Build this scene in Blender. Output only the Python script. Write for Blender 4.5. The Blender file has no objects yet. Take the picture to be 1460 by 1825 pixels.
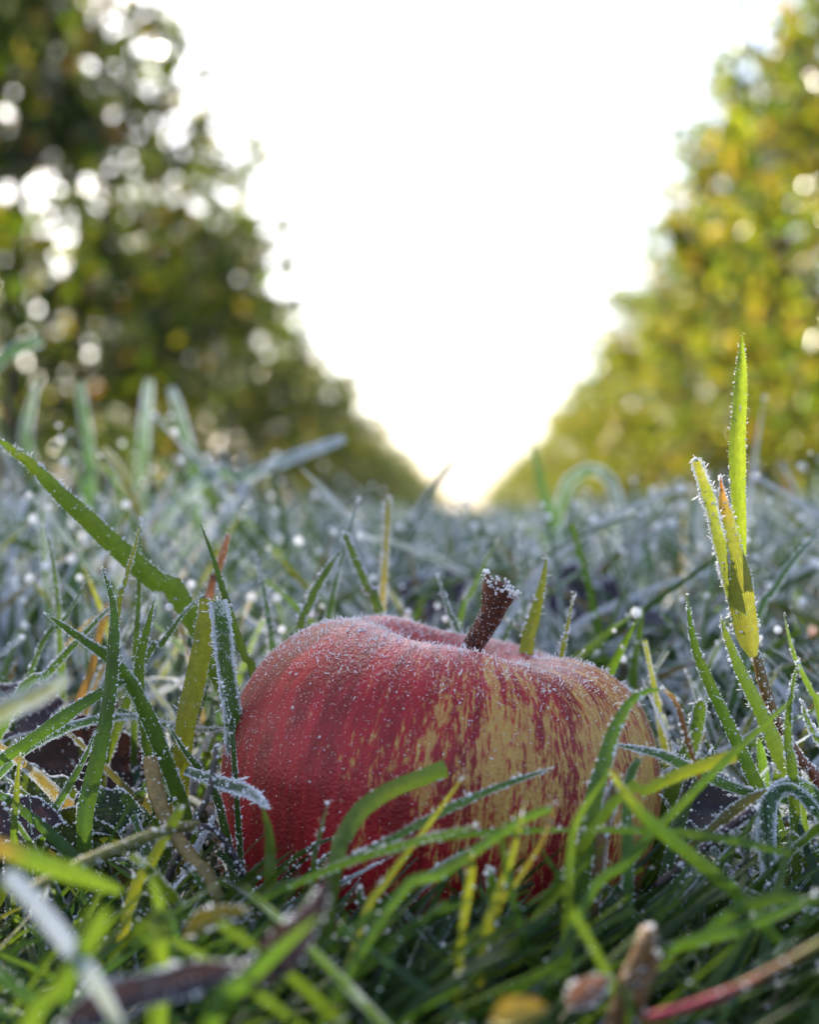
import bpy, math, random
import numpy as np
from mathutils import Vector

# ------------------------------------------------------------------ camera, sky, sun, exposure
sc = bpy.context.scene
COL = sc.collection
CZ = 0.085                      # camera height over the soil (metres)
FPX = 2400.0                    # focal length in photo pixels
cam_d = bpy.data.cameras.new("camera")
cam = bpy.data.objects.new("camera", cam_d)
COL.objects.link(cam)
cam.location = (0, 0, CZ)
cam.rotation_euler = (math.radians(90), 0, 0)
cam_d.sensor_fit = 'HORIZONTAL'
cam_d.sensor_width = 36.0
cam_d.lens = 36.0 * FPX / 1460.0
cam_d.clip_start = 0.005
cam_d.clip_end = 2000.0
cam_d.dof.use_dof = True
cam_d.dof.focus_distance = 0.232
cam_d.dof.aperture_fstop = 14.8
sc.camera = cam

SUN_AZ, SUN_EL = math.radians(-37), math.radians(34)
SUN = Vector((math.sin(SUN_AZ) * math.cos(SUN_EL), math.cos(SUN_AZ) * math.cos(SUN_EL), math.sin(SUN_EL)))
world = bpy.data.worlds.new("World")
sc.world = world
world.use_nodes = True
wn = world.node_tree
sky = wn.nodes.new('ShaderNodeTexSky')
sky.sky_type = 'NISHITA'
sky.sun_disc = False
sky.sun_elevation = SUN_EL
sky.sun_rotation = SUN_AZ
sky.dust_density = 3.0
sky.air_density = 0.8
sky.ozone_density = 0.6
hz = wn.nodes.new('ShaderNodeHueSaturation')     # thin white high cloud: a paler sky
hz.inputs['Saturation'].default_value = 0.85
wn.links.new(sky.outputs[0], hz.inputs['Color'])
wn.links.new(hz.outputs[0], wn.nodes['Background'].inputs[0])
wn.nodes['Background'].inputs[1].default_value = 0.15
sl = bpy.data.lights.new("sun", 'SUN')
sl.energy = 5.0
sl.angle = math.radians(0.5)
sl.color = (1.0, 0.88, 0.68)
so = bpy.data.objects.new("sun", sl)
COL.objects.link(so)
so.rotation_euler = SUN.to_track_quat('Z', 'Y').to_euler()
so.location = (-3, 5, 5)
sc.view_settings.view_transform = 'Standard'
sc.view_settings.look = 'None'
sc.view_settings.exposure = 1.75
sc.view_settings.gamma = 1.0
sc.cycles.use_denoising = True
sc.cycles.max_bounces = 8
sc.cycles.transparent_max_bounces = 4
sc.cycles.caustics_reflective = False
sc.cycles.caustics_refractive = False
sc.cycles.sample_clamp_indirect = 6.0

rng = np.random.default_rng(11)

def P(px, py, d):
    """point seen at photo pixel (px, py) at depth d"""
    return np.array([(px - 730.0) / FPX * d, d, CZ - (py - 912.0) / FPX * d])

# ------------------------------------------------------------------ helpers
def tag(o, label=None, cat=None, group=None, kind=None):
    if label: o['label'] = label
    if cat: o['category'] = cat
    if group: o['group'] = group
    if kind: o['kind'] = kind
    return o

def empty(name, loc, label=None, cat=None, group=None):
    o = bpy.data.objects.new(name, None)
    COL.objects.link(o)
    o.location = loc
    o.empty_display_size = 0.01
    return tag(o, label, cat, group)

def mk(name, V, F, mat, parent=None, attrs=None, uv=None, smooth=True, loc=None, link=True):
    """mesh from arrays; F = list of (m,k) int arrays; attrs name -> (n,) float or (n,3) vector/colour per vertex"""
    V = np.asarray(V, dtype=np.float64)
    base = np.zeros(3)
    if loc is not None: base = np.asarray(loc, float)
    me = bpy.data.meshes.new(name)
    F = [np.asarray(f, dtype=np.int32) for f in F if len(f)]
    nl = sum(f.size for f in F); nf = sum(len(f) for f in F)
    me.vertices.add(len(V)); me.loops.add(nl); me.polygons.add(nf)
    me.vertices.foreach_set('co', (V - base).astype(np.float32).ravel())
    li = np.concatenate([f.ravel() for f in F])
    me.loops.foreach_set('vertex_index', li)
    tot = np.concatenate([np.full(len(f), f.shape[1], np.int32) for f in F])
    st = np.concatenate([[0], np.cumsum(tot)[:-1]]).astype(np.int32)
    me.polygons.foreach_set('loop_start', st)
    me.polygons.foreach_set('loop_total', tot)
    me.polygons.foreach_set('use_smooth', np.full(nf, bool(smooth)))
    if uv is not None:
        ul = me.uv_layers.new(name='UVMap')
        ul.data.foreach_set('uv', np.asarray(uv, np.float32)[li].ravel())
    for k, a in (attrs or {}).items():
        a = np.asarray(a, np.float32)
        if a.ndim == 1:
            at = me.attributes.new(k, 'FLOAT', 'POINT'); at.data.foreach_set('value', a)
        else:
            at = me.attributes.new(k, 'FLOAT_VECTOR', 'POINT'); at.data.foreach_set('vector', a.ravel())
    me.update()
    me.validate()
    me.materials.append(mat)
    if not link: return me
    o = bpy.data.objects.new(name, me)
    COL.objects.link(o)
    o.location = base
    if parent is not None:
        o.parent = parent
        o.location = base - np.array(parent.location)
    return o

class NT:
    """tiny node-tree writer"""
    def __init__(s, name):
        s.m = bpy.data.materials.new(name); s.m.use_nodes = True
        s.t = s.m.node_tree; s.t.nodes.clear()
        s.out = s.t.nodes.new('ShaderNodeOutputMaterial')
    def n(s, kind, **kw):
        nd = s.t.nodes.new('ShaderNode' + kind)
        for k, v in kw.items():
            if k[0] == '_': setattr(nd, k[1:], v)
            else:
                key = int(k[1:]) if k[0] == 'i' and k[1:].isdigit() else k.replace('__', ' ')
                if hasattr(v, 'is_output') or isinstance(v, bpy.types.NodeSocket): s.t.links.new(v, nd.inputs[key])
                else: nd.inputs[key].default_value = v
        return nd
    def math(s, op, a, b=None, c=None, clamp=False):
        nd = s.t.nodes.new('ShaderNodeMath'); nd.operation = op; nd.use_clamp = clamp
        for i, v in enumerate((a, b, c)):
            if v is None: continue
            if isinstance(v, bpy.types.NodeSocket): s.t.links.new(v, nd.inputs[i])
            else: nd.inputs[i].default_value = v
        return nd.outputs[0]
    def ramp(s, f, a, b):
        nd = s.t.nodes.new('ShaderNodeMapRange'); nd.clamp = True
        s.t.links.new(f, nd.inputs[0]); nd.inputs[1].default_value = a; nd.inputs[2].default_value = b
        return nd.outputs[0]
    def mix(s, f, a, b):
        nd = s.t.nodes.new('ShaderNodeMix'); nd.data_type = 'RGBA'
        for i, v in ((0, f), (6, a), (7, b)):
            if isinstance(v, bpy.types.NodeSocket): s.t.links.new(v, nd.inputs[i])
            else: nd.inputs[i].default_value = v if i == 0 else (*v, 1)
        return nd.outputs[2]
    def attr(s, name):
        nd = s.t.nodes.new('ShaderNodeAttribute'); nd.attribute_name = name
        return nd
    def done(s, sh):
        s.t.links.new(sh, s.out.inputs[0]); return s.m

def foliage_mat(name, trans=0.45, rough=0.4, ribs=True, frosty=True, boost=(1.9, 1.75, 0.8)):
    t = NT(name)
    col = t.attr('col').outputs['Vector']
    n = t.n('TexNoise', Scale=900.0, Detail=3.0)
    geo = t.n('NewGeometry')
    t.t.links.new(geo.outputs['Position'], n.inputs['Vector'])
    bump_in = n.outputs[0]
    c = t.mix(0.35, col, t.n('VectorMath', _operation='SCALE', i0=col, Scale=1.0).outputs[0])
    var = t.ramp(n.outputs[0], 0.3, 0.7)
    dark = t.n('VectorMath', _operation='SCALE', i0=col, Scale=0.72).outputs[0]
    c = t.mix(var, dark, col)
    if ribs:
        nl = t.n('TexNoise', Scale=70.0, Detail=3.0); t.t.links.new(geo.outputs['Position'], nl.inputs['Vector'])
        c = t.mix(t.math('MULTIPLY', t.ramp(nl.outputs[0], .55, .8), .55), c, t.n('VectorMath', _operation='MULTIPLY', i0=c, i1=(1.7, 1.15, .8)).outputs[0])
        c = t.mix(t.ramp(nl.outputs[0], .45, .25), c, t.n('VectorMath', _operation='SCALE', i0=c, Scale=0.6).outputs[0])
        uv = t.n('UVMap').outputs[0]
        u = t.n('SeparateXYZ', i0=uv).outputs[0]
        s = t.math('SINE', t.math('MULTIPLY', u, 69.0))
        s01 = t.math('MULTIPLY_ADD', s, 0.5, 0.5)
        c2 = t.n('VectorMath', _operation='SCALE', i0=c, Scale=0.78).outputs[0]
        c = t.mix(s01, c2, c)
        bump_in = t.math('ADD', t.math('MULTIPLY', s01, 0.7), t.math('MULTIPLY', n.outputs[0], 0.6))
    tc = t.n('VectorMath', _operation='MULTIPLY', i0=c, i1=boost).outputs[0]
    if frosty:
        fr = t.attr('frost').outputs['Fac']
        n2 = t.n('TexNoise', Scale=2600.0, Detail=2.0)
        t.t.links.new(geo.outputs['Position'], n2.inputs['Vector'])
        n3 = t.n('TexNoise', Scale=240.0, Detail=2.0)
        t.t.links.new(geo.outputs['Position'], n3.inputs['Vector'])
        nn = t.math('ADD', t.math('MULTIPLY', n2.outputs[0], 0.5), t.math('MULTIPLY', n3.outputs[0], 0.5))
        f = t.ramp(t.math('ADD', fr, nn), 0.93, 1.16)
        c = t.mix(f, c, (0.70, 0.745, 0.84))
        tc = t.mix(f, tc, (0.32, 0.36, 0.40))
    bm = t.n('Bump', Strength=0.22, Distance=0.0003, Height=bump_in)
    p = t.n('BsdfPrincipled', Base__Color=c, Roughness=rough, Normal=bm.outputs[0])
    p.inputs['Specular IOR Level'].default_value = 0.4
    tr = t.n('BsdfTranslucent', Color=tc, Normal=bm.outputs[0])
    mx = t.n('MixShader', i0=trans, i1=p.outputs[0], i2=tr.outputs[0])
    return t.done(mx.outputs[0])

def frost_mat(name, trans=0.1, rough=0.12, col=(0.93, 0.95, 1.0)):
    t = NT(name)
    p = t.n('BsdfPrincipled', Base__Color=(*col, 1), Roughness=rough, IOR=1.31)
    p.inputs['Transmission Weight'].default_value = trans
    tr = t.n('BsdfTranslucent', Color=(0.97, 0.97, 1.0, 1))
    mx = t.n('MixShader', i0=0.5, i1=p.outputs[0], i2=tr.outputs[0])
    return t.done(mx.outputs[0])

def bark_mat(name, c1, c2, scale, rough=0.8, bump=0.5, dist=0.0004):
    t = NT(name)
    geo = t.n('NewGeometry')
    n = t.n('TexNoise', Scale=scale, Detail=5.0); t.t.links.new(geo.outputs['Position'], n.inputs['Vector'])
    c = t.mix(t.ramp(n.outputs[0], 0.35, 0.65), c1, c2)
    bm = t.n('Bump', Strength=bump, Distance=dist, Height=n.outputs[0])
    p = t.n('BsdfPrincipled', Base__Color=c, Roughness=rough, Normal=bm.outputs[0])
    return t.done(p.outputs[0])

M_GRASS = foliage_mat('grass_leaf')
M_LEAF = foliage_mat('tree_leaf', trans=0.5, rough=0.22, ribs=False, frosty=False, boost=(1.72, 1.68, 0.5))
M_DEAD = foliage_mat('dead_leaf', trans=0.2, rough=0.6, ribs=False, boost=(1.6, 1.2, 0.8))
M_FROST = frost_mat('hoar_frost')
M_DEW = frost_mat('frozen_dew', trans=0.15, rough=0.05)
M_TRUNK = bark_mat('apple_bark', (0.05, 0.04, 0.03), (0.16, 0.13, 0.10), 30.0, dist=0.01)
M_STEM = bark_mat('fruit_stem', (0.03, 0.009, 0.005), (0.13, 0.038, 0.014), 700.0)
def tube_mat(name):
    t = NT(name)
    geo = t.n('NewGeometry')
    col = t.attr('col').outputs['Vector']
    n = t.n('TexNoise', Scale=800.0, Detail=4.0); t.t.links.new(geo.outputs['Position'], n.inputs['Vector'])
    c = t.mix(t.ramp(n.outputs[0], 0.3, 0.7), t.n('VectorMath', _operation='SCALE', i0=col, Scale=0.5).outputs[0], col)
    bm = t.n('Bump', Strength=0.4, Distance=0.0003, Height=n.outputs[0])
    p = t.n('BsdfPrincipled', Base__Color=c, Roughness=0.5, Normal=bm.outputs[0])
    tr = t.n('BsdfTranslucent', Color=c)
    return t.done(t.n('MixShader', i0=0.25, i1=p.outputs[0], i2=tr.outputs[0]).outputs[0])
M_STALK = tube_mat('stalk')

# ---- small solids used as frost beads
g = (1 + 5 ** .5) / 2
ICO = np.array([(-1, g, 0), (1, g, 0), (-1, -g, 0), (1, -g, 0), (0, -1, g), (0, 1, g), (0, -1, -g), (0, 1, -g), (g, 0, -1), (g, 0, 1), (-g, 0, -1), (-g, 0, 1)], float)
ICO /= np.linalg.norm(ICO[0])
ICOF = np.array([(0, 11, 5), (0, 5, 1), (0, 1, 7), (0, 7, 10), (0, 10, 11), (1, 5, 9), (5, 11, 4), (11, 10, 2), (10, 7, 6), (7, 1, 8), (3, 9, 4), (3, 4, 2), (3, 2, 6), (3, 6, 8), (3, 8, 9), (4, 9, 5), (2, 4, 11), (6, 2, 10), (8, 6, 7), (9, 8, 1)])
def subdiv(V, F):
    V = [tuple(v) for v in V]; cache = {}; out = []
    def mid(a, b):
        k = (min(a, b), max(a, b))
        if k not in cache:
            m = (np.array(V[a]) + np.array(V[b])) / 2; m /= np.linalg.norm(m)
            cache[k] = len(V); V.append(tuple(m))
        return cache[k]
    for a, b, c in F:
        x, y, z = mid(a, b), mid(b, c), mid(c, a)
        out += [(a, x, z), (b, y, x), (c, z, y), (x, y, z)]
    return np.array(V), np.array(out)
ICO2, ICO2F = subdiv(ICO, ICOF)

def beads(C, R, fine=False, squash=0.4):
    """verts, faces of rounded frost beads at centres C with radii R"""
    T, TF = (ICO2, ICO2F) if fine else (ICO, ICOF)
    C = np.asarray(C); R = np.asarray(R)
    n = len(C)
    S = 1 + rng.uniform(-squash, squash, (n, 1, 3))
    V = (T[None] * S) * R[:, None, None] + C[:, None, :]
    F = (TF[None] + (np.arange(n) * len(T))[:, None, None]).reshape(-1, 3)
    return V.reshape(-1, 3), F

def spikes(C, D, L, W):
    """ice needles: thin 3-sided crystals at C along D (n,3), length L, width W"""
    n = len(C)
    D = D / np.linalg.norm(D, axis=1, keepdims=True)
    A = np.cross(D, rng.normal(size=(n, 3))); A /= np.linalg.norm(A, axis=1, keepdims=True)
    B = np.cross(D, A)
    V = np.empty((n, 7, 3))
    for k in range(3):
        a = 2 * math.pi * k / 3
        off = (math.cos(a) * A + math.sin(a) * B)
        V[:, k] = C + off * (W * .6)[:, None]
        V[:, 3 + k] = C + D * (L * .7)[:, None] + off * W[:, None]
    V[:, 6] = C + D * L[:, None]
    q = np.array([(0, 1, 4, 3), (1, 2, 5, 4), (2, 0, 3, 5)]); tr = np.array([(3, 4, 6), (4, 5, 6), (5, 3, 6)])
    o = (np.arange(n) * 7)[:, None, None]
    return V.reshape(-1, 3), (q[None] + o).reshape(-1, 4), (tr[None] + o).reshape(-1, 3)

def norm(a):
    return a / np.maximum(np.linalg.norm(a, axis=-1, keepdims=True), 1e-12)

def strips(C, W, side, nrm, fold=0.22):
    """C (n,S,3) centrelines, W (n,S) full widths -> blade verts (n,S,3 across,3)"""
    h = (W / 2)[..., None]
    L = C - side * h + nrm * h * fold * 2
    R = C + side * h + nrm * h * fold * 2
    return np.stack([L, C, R], axis=2)

def strip_faces(n, S, A=3):
    i = np.arange(S - 1)[:, None]; j = np.arange(A - 1)[None]
    a = i * A + j
    q = np.stack([a, a + 1, a + A + 1, a + A], -1).reshape(-1, 4)
    return (q[None] + (np.arange(n) * S * A)[:, None, None]).reshape(-1, 4)

def spline(pts, S):
    """Catmull-Rom through pts, S samples"""
    p = np.asarray(pts, float)
    p = np.vstack([2 * p[0] - p[1], p, 2 * p[-1] - p[-2]])
    m = len(p) - 3
    seg = np.linalg.norm(np.diff(p[1:-1], axis=0), axis=1); cum = np.concatenate([[0], np.cumsum(seg)]); 
    s = np.linspace(0, cum[-1], S)
    k = np.clip(np.searchsorted(cum, s, side='right') - 1, 0, m - 1)
    t = ((s - cum[k]) / np.maximum(seg[k], 1e-9))[:, None]
    p0, p1, p2, p3 = p[k], p[k + 1], p[k + 2], p[k + 3]
    return .5 * ((2 * p1) + (-p0 + p2) * t + (2 * p0 - 5 * p1 + 4 * p2 - p3) * t ** 2 + (-p0 + 3 * p1 - 3 * p2 + p3) * t ** 3)

def tube(C, R, sides=9, cap=True):
    C = np.asarray(C); R = np.asarray(R); S = len(C)
    T = norm(np.gradient(C, axis=0))
    ref = np.array([0.3, 1, 0.2]); ref = ref / np.linalg.norm(ref)
    A = norm(np.cross(T, ref)); B = np.cross(T, A)
    a = np.linspace(0, 2 * np.pi, sides, endpoint=False)
    V = C[:, None] + R[:, None, None] * (np.cos(a)[None, :, None] * A[:, None] + np.sin(a)[None, :, None] * B[:, None])
    V = V.reshape(-1, 3)
    i = np.arange(S - 1)[:, None]; j = np.arange(sides)[None]
    q = np.stack([i * sides + j, i * sides + (j + 1) % sides, (i + 1) * sides + (j + 1) % sides, (i + 1) * sides + j], -1).reshape(-1, 4)
    tris = np.zeros((0, 3), int)
    if cap:
        V = np.vstack([V, C[0], C[-1]]); b = S * sides
        jj = np.arange(sides)
        tris = np.vstack([np.stack([np.full(sides, b), (jj + 1) % sides, jj], -1), np.stack([np.full(sides, b + 1), (S - 1) * sides + jj, (S - 1) * sides + (jj + 1) % sides], -1)])
    return V, q, tris

# ------------------------------------------------------------------ ground
def ground_mat():
    t = NT('soil')
    geo = t.n('NewGeometry')
    n = t.n('TexNoise', Scale=90.0, Detail=6.0); t.t.links.new(geo.outputs['Position'], n.inputs['Vector'])
    n2 = t.n('TexNoise', Scale=1.5, Detail=4.0); t.t.links.new(geo.outputs['Position'], n2.inputs['Vector'])
    c = t.mix(t.ramp(n.outputs[0], 0.4, 0.65), (0.012, 0.012, 0.008), (0.04, 0.045, 0.02))
    c = t.mix(t.ramp(n2.outputs[0], 0.4, 0.7), c, (0.035, 0.055, 0.022))
    bm = t.n('Bump', Strength=0.8, Distance=0.004, Height=n.outputs[0])
    p = t.n('BsdfPrincipled', Base__Color=c, Roughness=0.95, Normal=bm.outputs[0])
    return t.done(p.outputs[0])
xs = np.concatenate([-np.geomspace(400, .6, 20), np.linspace(-.5, .5, 41), np.geomspace(.6, 400, 20)])
ys = np.concatenate([-np.geomspace(60, .2, 12), np.linspace(-.1, 1.2, 53), np.geomspace(1.3, 900, 30)])
gx, gy = np.meshgrid(xs, ys)
gz = (0.0025 * np.sin(gx * 47 + 1) * np.cos(gy * 39) + 0.0015 * np.sin(gx * 120 + gy * 90)) * (np.hypot(gx, gy) < 1.5) - 0.001
gV = np.stack([gx, gy, gz], -1).reshape(-1, 3)
nx = len(xs); i = np.arange(len(ys) - 1)[:, None]; j = np.arange(nx - 1)[None]
gF = np.stack([i * nx + j, i * nx + j + 1, (i + 1) * nx + j + 1, (i + 1) * nx + j], -1).reshape(-1, 4)
tag(mk('ground', gV, [gF], ground_mat()), kind='structure')

# ------------------------------------------------------------------ apple trees
YAW = math.radians(2.3)
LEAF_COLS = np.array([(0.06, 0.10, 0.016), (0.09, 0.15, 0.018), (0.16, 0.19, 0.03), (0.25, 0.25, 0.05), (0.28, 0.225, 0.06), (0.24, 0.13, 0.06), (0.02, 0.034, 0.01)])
def make_tree(seed, H=3.5, dens=1.0, n_shoots=190, wts=(.24, .24, .2, .12, .06, .05, .09), top=1.0):
    r = np.random.default_rng(seed)
    tv, tq, tt = [], [], []
    off = 0
    def addtube(C, R, sides=7):
        nonlocal off
        V, q, t3 = tube(C, R, sides)
        tv.append(V); tq.append(q + off); tt.append(t3 + off); off += len(V)
    zz = np.linspace(0, H * .92, 14)
    ax = np.stack([np.cumsum(r.normal(0, .02, 14)), np.cumsum(r.normal(0, .02, 14)), zz], -1)
    addtube(ax, np.interp(zz, [0, .15, H], [.075, .055, .012]), 10)
    wide = 1.2 if dens < 1 else 1.0
    def rad(z):
        return wide * rad0(z)
    def rad0(z):
        return np.interp(z / H, [0, .07, .15, .4, .7, .9, 1.0], [.55, .72, .85, .92, .80, .50 * top, .18 * top])
    shoots = []
    for b in range(26):
        z0 = r.uniform(.05, .88) * H
        p0 = np.array([np.interp(z0, zz, ax[:, 0]), np.interp(z0, zz, ax[:, 1]), z0])
        a = b * 2.4 + r.uniform(-.4, .4)
        Lb = rad(z0) * r.uniform(.75, 1.05)
        d = np.array([math.cos(a), math.sin(a), r.uniform(.05, .5)])
        s = np.linspace(0, 1, 7)[:, None]
        C = p0 + d * Lb * s + np.array([0, 0, .12]) * s ** 2 + np.cumsum(r.normal(0, .018, (7, 3)), 0) * (s > 0)
        addtube(C, np.linspace(.022, .006, 7), 6)
        for k in range(int(n_shoots / 26)):
            f = r.uniform(.25, 1) ** .7
            q = C[min(6, int(f * 6))]
            shoots.append((q, d))
    P_, D_, = [], []
    for q, d in shoots:
        q = q + r.normal(0, .13, 3)
        if q[2] < .05 * H: q[2] = r.uniform(.05, .15) * H
        dd = d * .6 + r.normal(0, .5, 3) + np.array([0, 0, .35])
        dd /= np.linalg.norm(dd)
        Ls = r.uniform(.2, .5) * (2.0 if r.uniform() < .2 else 1)
        C = q + dd * Ls * np.linspace(0, 1, 5)[:, None] - np.array([0, 0, .12]) * (np.linspace(0, 1, 5)[:, None] ** 2) * r.uniform(-.6, 1)
        addtube(C, np.linspace(.005, .002, 5), 4)
        m = int(r.uniform(9, 19) * dens)
        t = r.uniform(0, 1, m) * 4
        k = np.minimum(t.astype(int), 3); w = (t - k)[:, None]
        P_.append(C[k] * (1 - w) + C[k + 1] * w + r.normal(0, .028, (m, 3)))
        D_.append(np.repeat(dd[None], m, 0))
    Pl = np.vstack(P_); Dl = np.vstack(D_)
    keep = Pl[:, 2] > .08
    Pl, Dl = Pl[keep], Dl[keep]
    n = len(Pl)
    ld = norm(Dl * .5 + r.normal(0, .7, (n, 3)) - np.array([0, 0, .25]))
    sd = norm(np.cross(ld, r.normal(size=(n, 3))))
    nm = np.cross(ld, sd)
    L = r.uniform(.07, .12, n)[:, None]; W = L * r.uniform(.26, .34, n)[:, None]
    V = np.empty((n, 8, 3))
    V[:, 0] = Pl; V[:, 1] = Pl + ld * L * .5 - nm * L * .04; V[:, 2] = Pl + ld * L - nm * L * .22
    V[:, 3] = Pl + ld * L * .25 + sd * W * .85 + nm * L * .08; V[:, 4] = Pl + ld * L * .65 + sd * W * .8 + nm * L * .03
    V[:, 5] = Pl + ld * L * .25 - sd * W * .85 + nm * L * .08; V[:, 6] = Pl + ld * L * .65 - sd * W * .8 + nm * L * .03
    V[:, 7] = Pl + ld * L * .8 - nm * L * .12
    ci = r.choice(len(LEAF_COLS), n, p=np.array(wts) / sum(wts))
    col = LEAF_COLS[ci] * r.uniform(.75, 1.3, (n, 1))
    q = np.array([(0, 3, 4, 1), (0, 1, 6, 5), (1, 4, 2, 7), (1, 7, 2, 6)])
    return (np.vstack(tv), np.vstack(tq), np.vstack(tt), np.repeat(np.arange(len(tv)), [len(x) for x in tv])), (Pl, V, col, q)

def crown_mesh(V, col, q):
    n = len(V)
    F = (q[None] + (np.arange(n) * 8)[:, None, None]).reshape(-1, 4)
    return mk('crown', V.reshape(-1, 3), [F], M_LEAF, attrs={'col': np.repeat(col, 8, 0)}, link=False, smooth=False)

# gaps in the near crowns that let the low sun through on these places (position, radius)
BEAMS = [(P(1330, 900, .24), .045), (P(60, 830, .25), .02), (P(980, 1590, .165), .03), (P(600, 980, .29), .03),
         (P(965, 1050, .265), .02), (P(240, 1530, .19), .02), (P(650, 1620, .165), .016), (P(250, 900, .5), .03), (P(1150, 950, .5), .03)]
S_ = np.array(SUN)
LEAFY = [((.05, .45, .07), .06, 40), ((.1, .6, .07), .07, 40), ((-.03, .5, .07), .06, 30)]
SHADE_FILL_A = [(-.032, .236, .053), (-.02, .246, .06), (-.004, .25, .06), (.016, .25, .057)]
def lit_gap(W):
    cut = np.zeros(len(W), bool)
    for T, r in BEAMS:
        v = W - T
        t = v @ S_
        dist = np.linalg.norm(v - t[..., None] * S_, axis=-1)
        cut |= ((dist < r + .008) & (t > 0)).any(1)
    return cut

def row_pos(off, d):
    return np.array([off * math.cos(YAW) + d * math.sin(YAW), d * math.cos(YAW) - off * math.sin(YAW), 0])
PROTO = {}
def proto(kind):
    if kind not in PROTO:
        side, k = kind
        if side == 'l': (tr, cr) = make_tree(100 + k, 3.6, dens=1.0, n_shoots=200, wts=(.26, .16, .11, .08, .05, .04, .5))  # left mix weighted dark: the row's shaded side put into leaf colour
        else: (tr, cr) = make_tree(200 + k, 3.5, dens=1.1, n_shoots=235, wts=(.2, .2, .22, .18, .10, .06, .14))
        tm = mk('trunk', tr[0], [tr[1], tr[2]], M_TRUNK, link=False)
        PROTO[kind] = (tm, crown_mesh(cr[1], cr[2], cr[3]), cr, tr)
    return PROTO[kind]
ORD = ['first', 'second', 'third', 'fourth', 'fifth', 'sixth', 'seventh', 'eighth']
def row(side, off, start, second=False, end=105):
    d = start; k = 0
    r = random.Random(5 if side == 'l' else 9)
    while d < end:
        p = row_pos(off + r.uniform(-.12, .12), d)
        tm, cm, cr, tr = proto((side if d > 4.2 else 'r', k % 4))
        name = 'left' if side == 'l' else 'right'
        if second:
            lab = f'blurred apple tree of the next row, behind the {name} orchard row'
        elif d < 3.9:
            lab = f'blurred leafy apple tree beside the camera, outside the frame, {ORD[k]} in the {name} row'
        elif k < 8:
            lab = f'blurred autumn apple tree in the {name} orchard row, {ORD[k]} from the camera'
        else:
            lab = f'small blurred apple tree far down the {name} orchard row'
        e = empty('apple_tree', p, lab, 'tree', f'apple trees of the next row beyond the {name} row' if second else f'apple trees of the {name} orchard row')
        rz = r.uniform(0, 6.28)
        e.rotation_euler = (0, 0, rz)
        hs = float(np.interp(d, [0, 9, 14, 20, 30, 105], [1.2, 1.15, .95, .78, .62, .5]))
        s = r.uniform(.93, 1.06) * (.72 if second and side == 'l' else 1)
        e.scale = (1, 1, hs * s)
        to = bpy.data.objects.new('trunk', tm); COL.objects.link(to); to.parent = e
        if side == 'l' and d < 7 and not second:
            Pl, V, col, q = cr
            c_, s_ = math.cos(rz), math.sin(rz)
            if k in (2, 3):      # extra leaves added out of view to keep sun off the turf behind
                rg = np.random.default_rng(60 + k); add = []
                for Q, rad_, nn in LEAFY:
                    pick = rg.choice(len(V), nn)
                    t = (Q[0] - p[0] + rg.uniform(-.5, .5, nn)) / -S_[0]
                    c = np.asarray(Q) + t[:, None] * S_ + rg.normal(0, rad_, (nn, 3)) - p
                    c = np.stack([c[:, 0] * c_ + c[:, 1] * s_, -c[:, 0] * s_ + c[:, 1] * c_, c[:, 2] / (hs * s)], -1)
                    add.append((V[pick] - V[pick][:, :1] + c[:, None], col[pick]))
                V = np.concatenate([V] + [a for a, _ in add]); col = np.concatenate([col] + [b for _, b in add])
            W = np.stack([V[..., 0] * c_ - V[..., 1] * s_ + p[0], V[..., 0] * s_ + V[..., 1] * c_ + p[1], V[..., 2] * hs * s], -1)
            W = np.concatenate([W, (W[:, 1:2] + W[:, 3:4]) / 2, (W[:, 1:2] + W[:, 5:6]) / 2], 1)
            kp = ~lit_gap(W)
            cm = crown_mesh(V[kp], col[kp], q)
            if k in (2, 3):      # small loose leaves added along the sun line to shade the apple
                add = []; rg = np.random.default_rng(90 + k)
                for Q in SHADE_FILL_A:
                    pick = rg.choice(len(V), 60)
                    t = (Q[0] - p[0] + rg.uniform(-.4, .4, 60)) / -S_[0]
                    c = np.asarray(Q) + t[:, None] * S_ + rg.normal(0, .010, (60, 3)) - p
                    c = np.stack([c[:, 0] * c_ + c[:, 1] * s_, -c[:, 0] * s_ + c[:, 1] * c_, c[:, 2] / (hs * s)], -1)
                    add.append(((V[pick] - V[pick].mean(1, keepdims=True)) * .36 + c[:, None], col[pick]))
                cm = crown_mesh(np.concatenate([V[kp]] + [a for a, _ in add]), np.concatenate([col[kp]] + [b for _, b in add]), q)
            tv, tq, t3, tid = tr                      # the gap holds no twigs or limbs either (the trunk itself stays)
            W = np.stack([tv[:, 0] * c_ - tv[:, 1] * s_ + p[0], tv[:, 0] * s_ + tv[:, 1] * c_ + p[1], tv[:, 2] * hs * s], -1)
            bad = np.setdiff1d(np.unique(tid[lit_gap(W[:, None])]), [0])
            to.data = mk('trunk', tv, [tq[~np.isin(tid[tq[:, 0]], bad)], t3[~np.isin(tid[t3[:, 0]], bad)]], M_TRUNK, link=False)
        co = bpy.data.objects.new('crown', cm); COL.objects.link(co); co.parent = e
        d += (1.25 if d < 14 else 1.7 if d < 35 else 2.6) * r.uniform(.92, 1.08); k += 1
row('l', -2.5, 0.85)
row('r', 2.65, 3.0)
row('l', -6.6, 8.0, True, 42)
row('r', 6.6, 9.0, True, 42)

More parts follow.
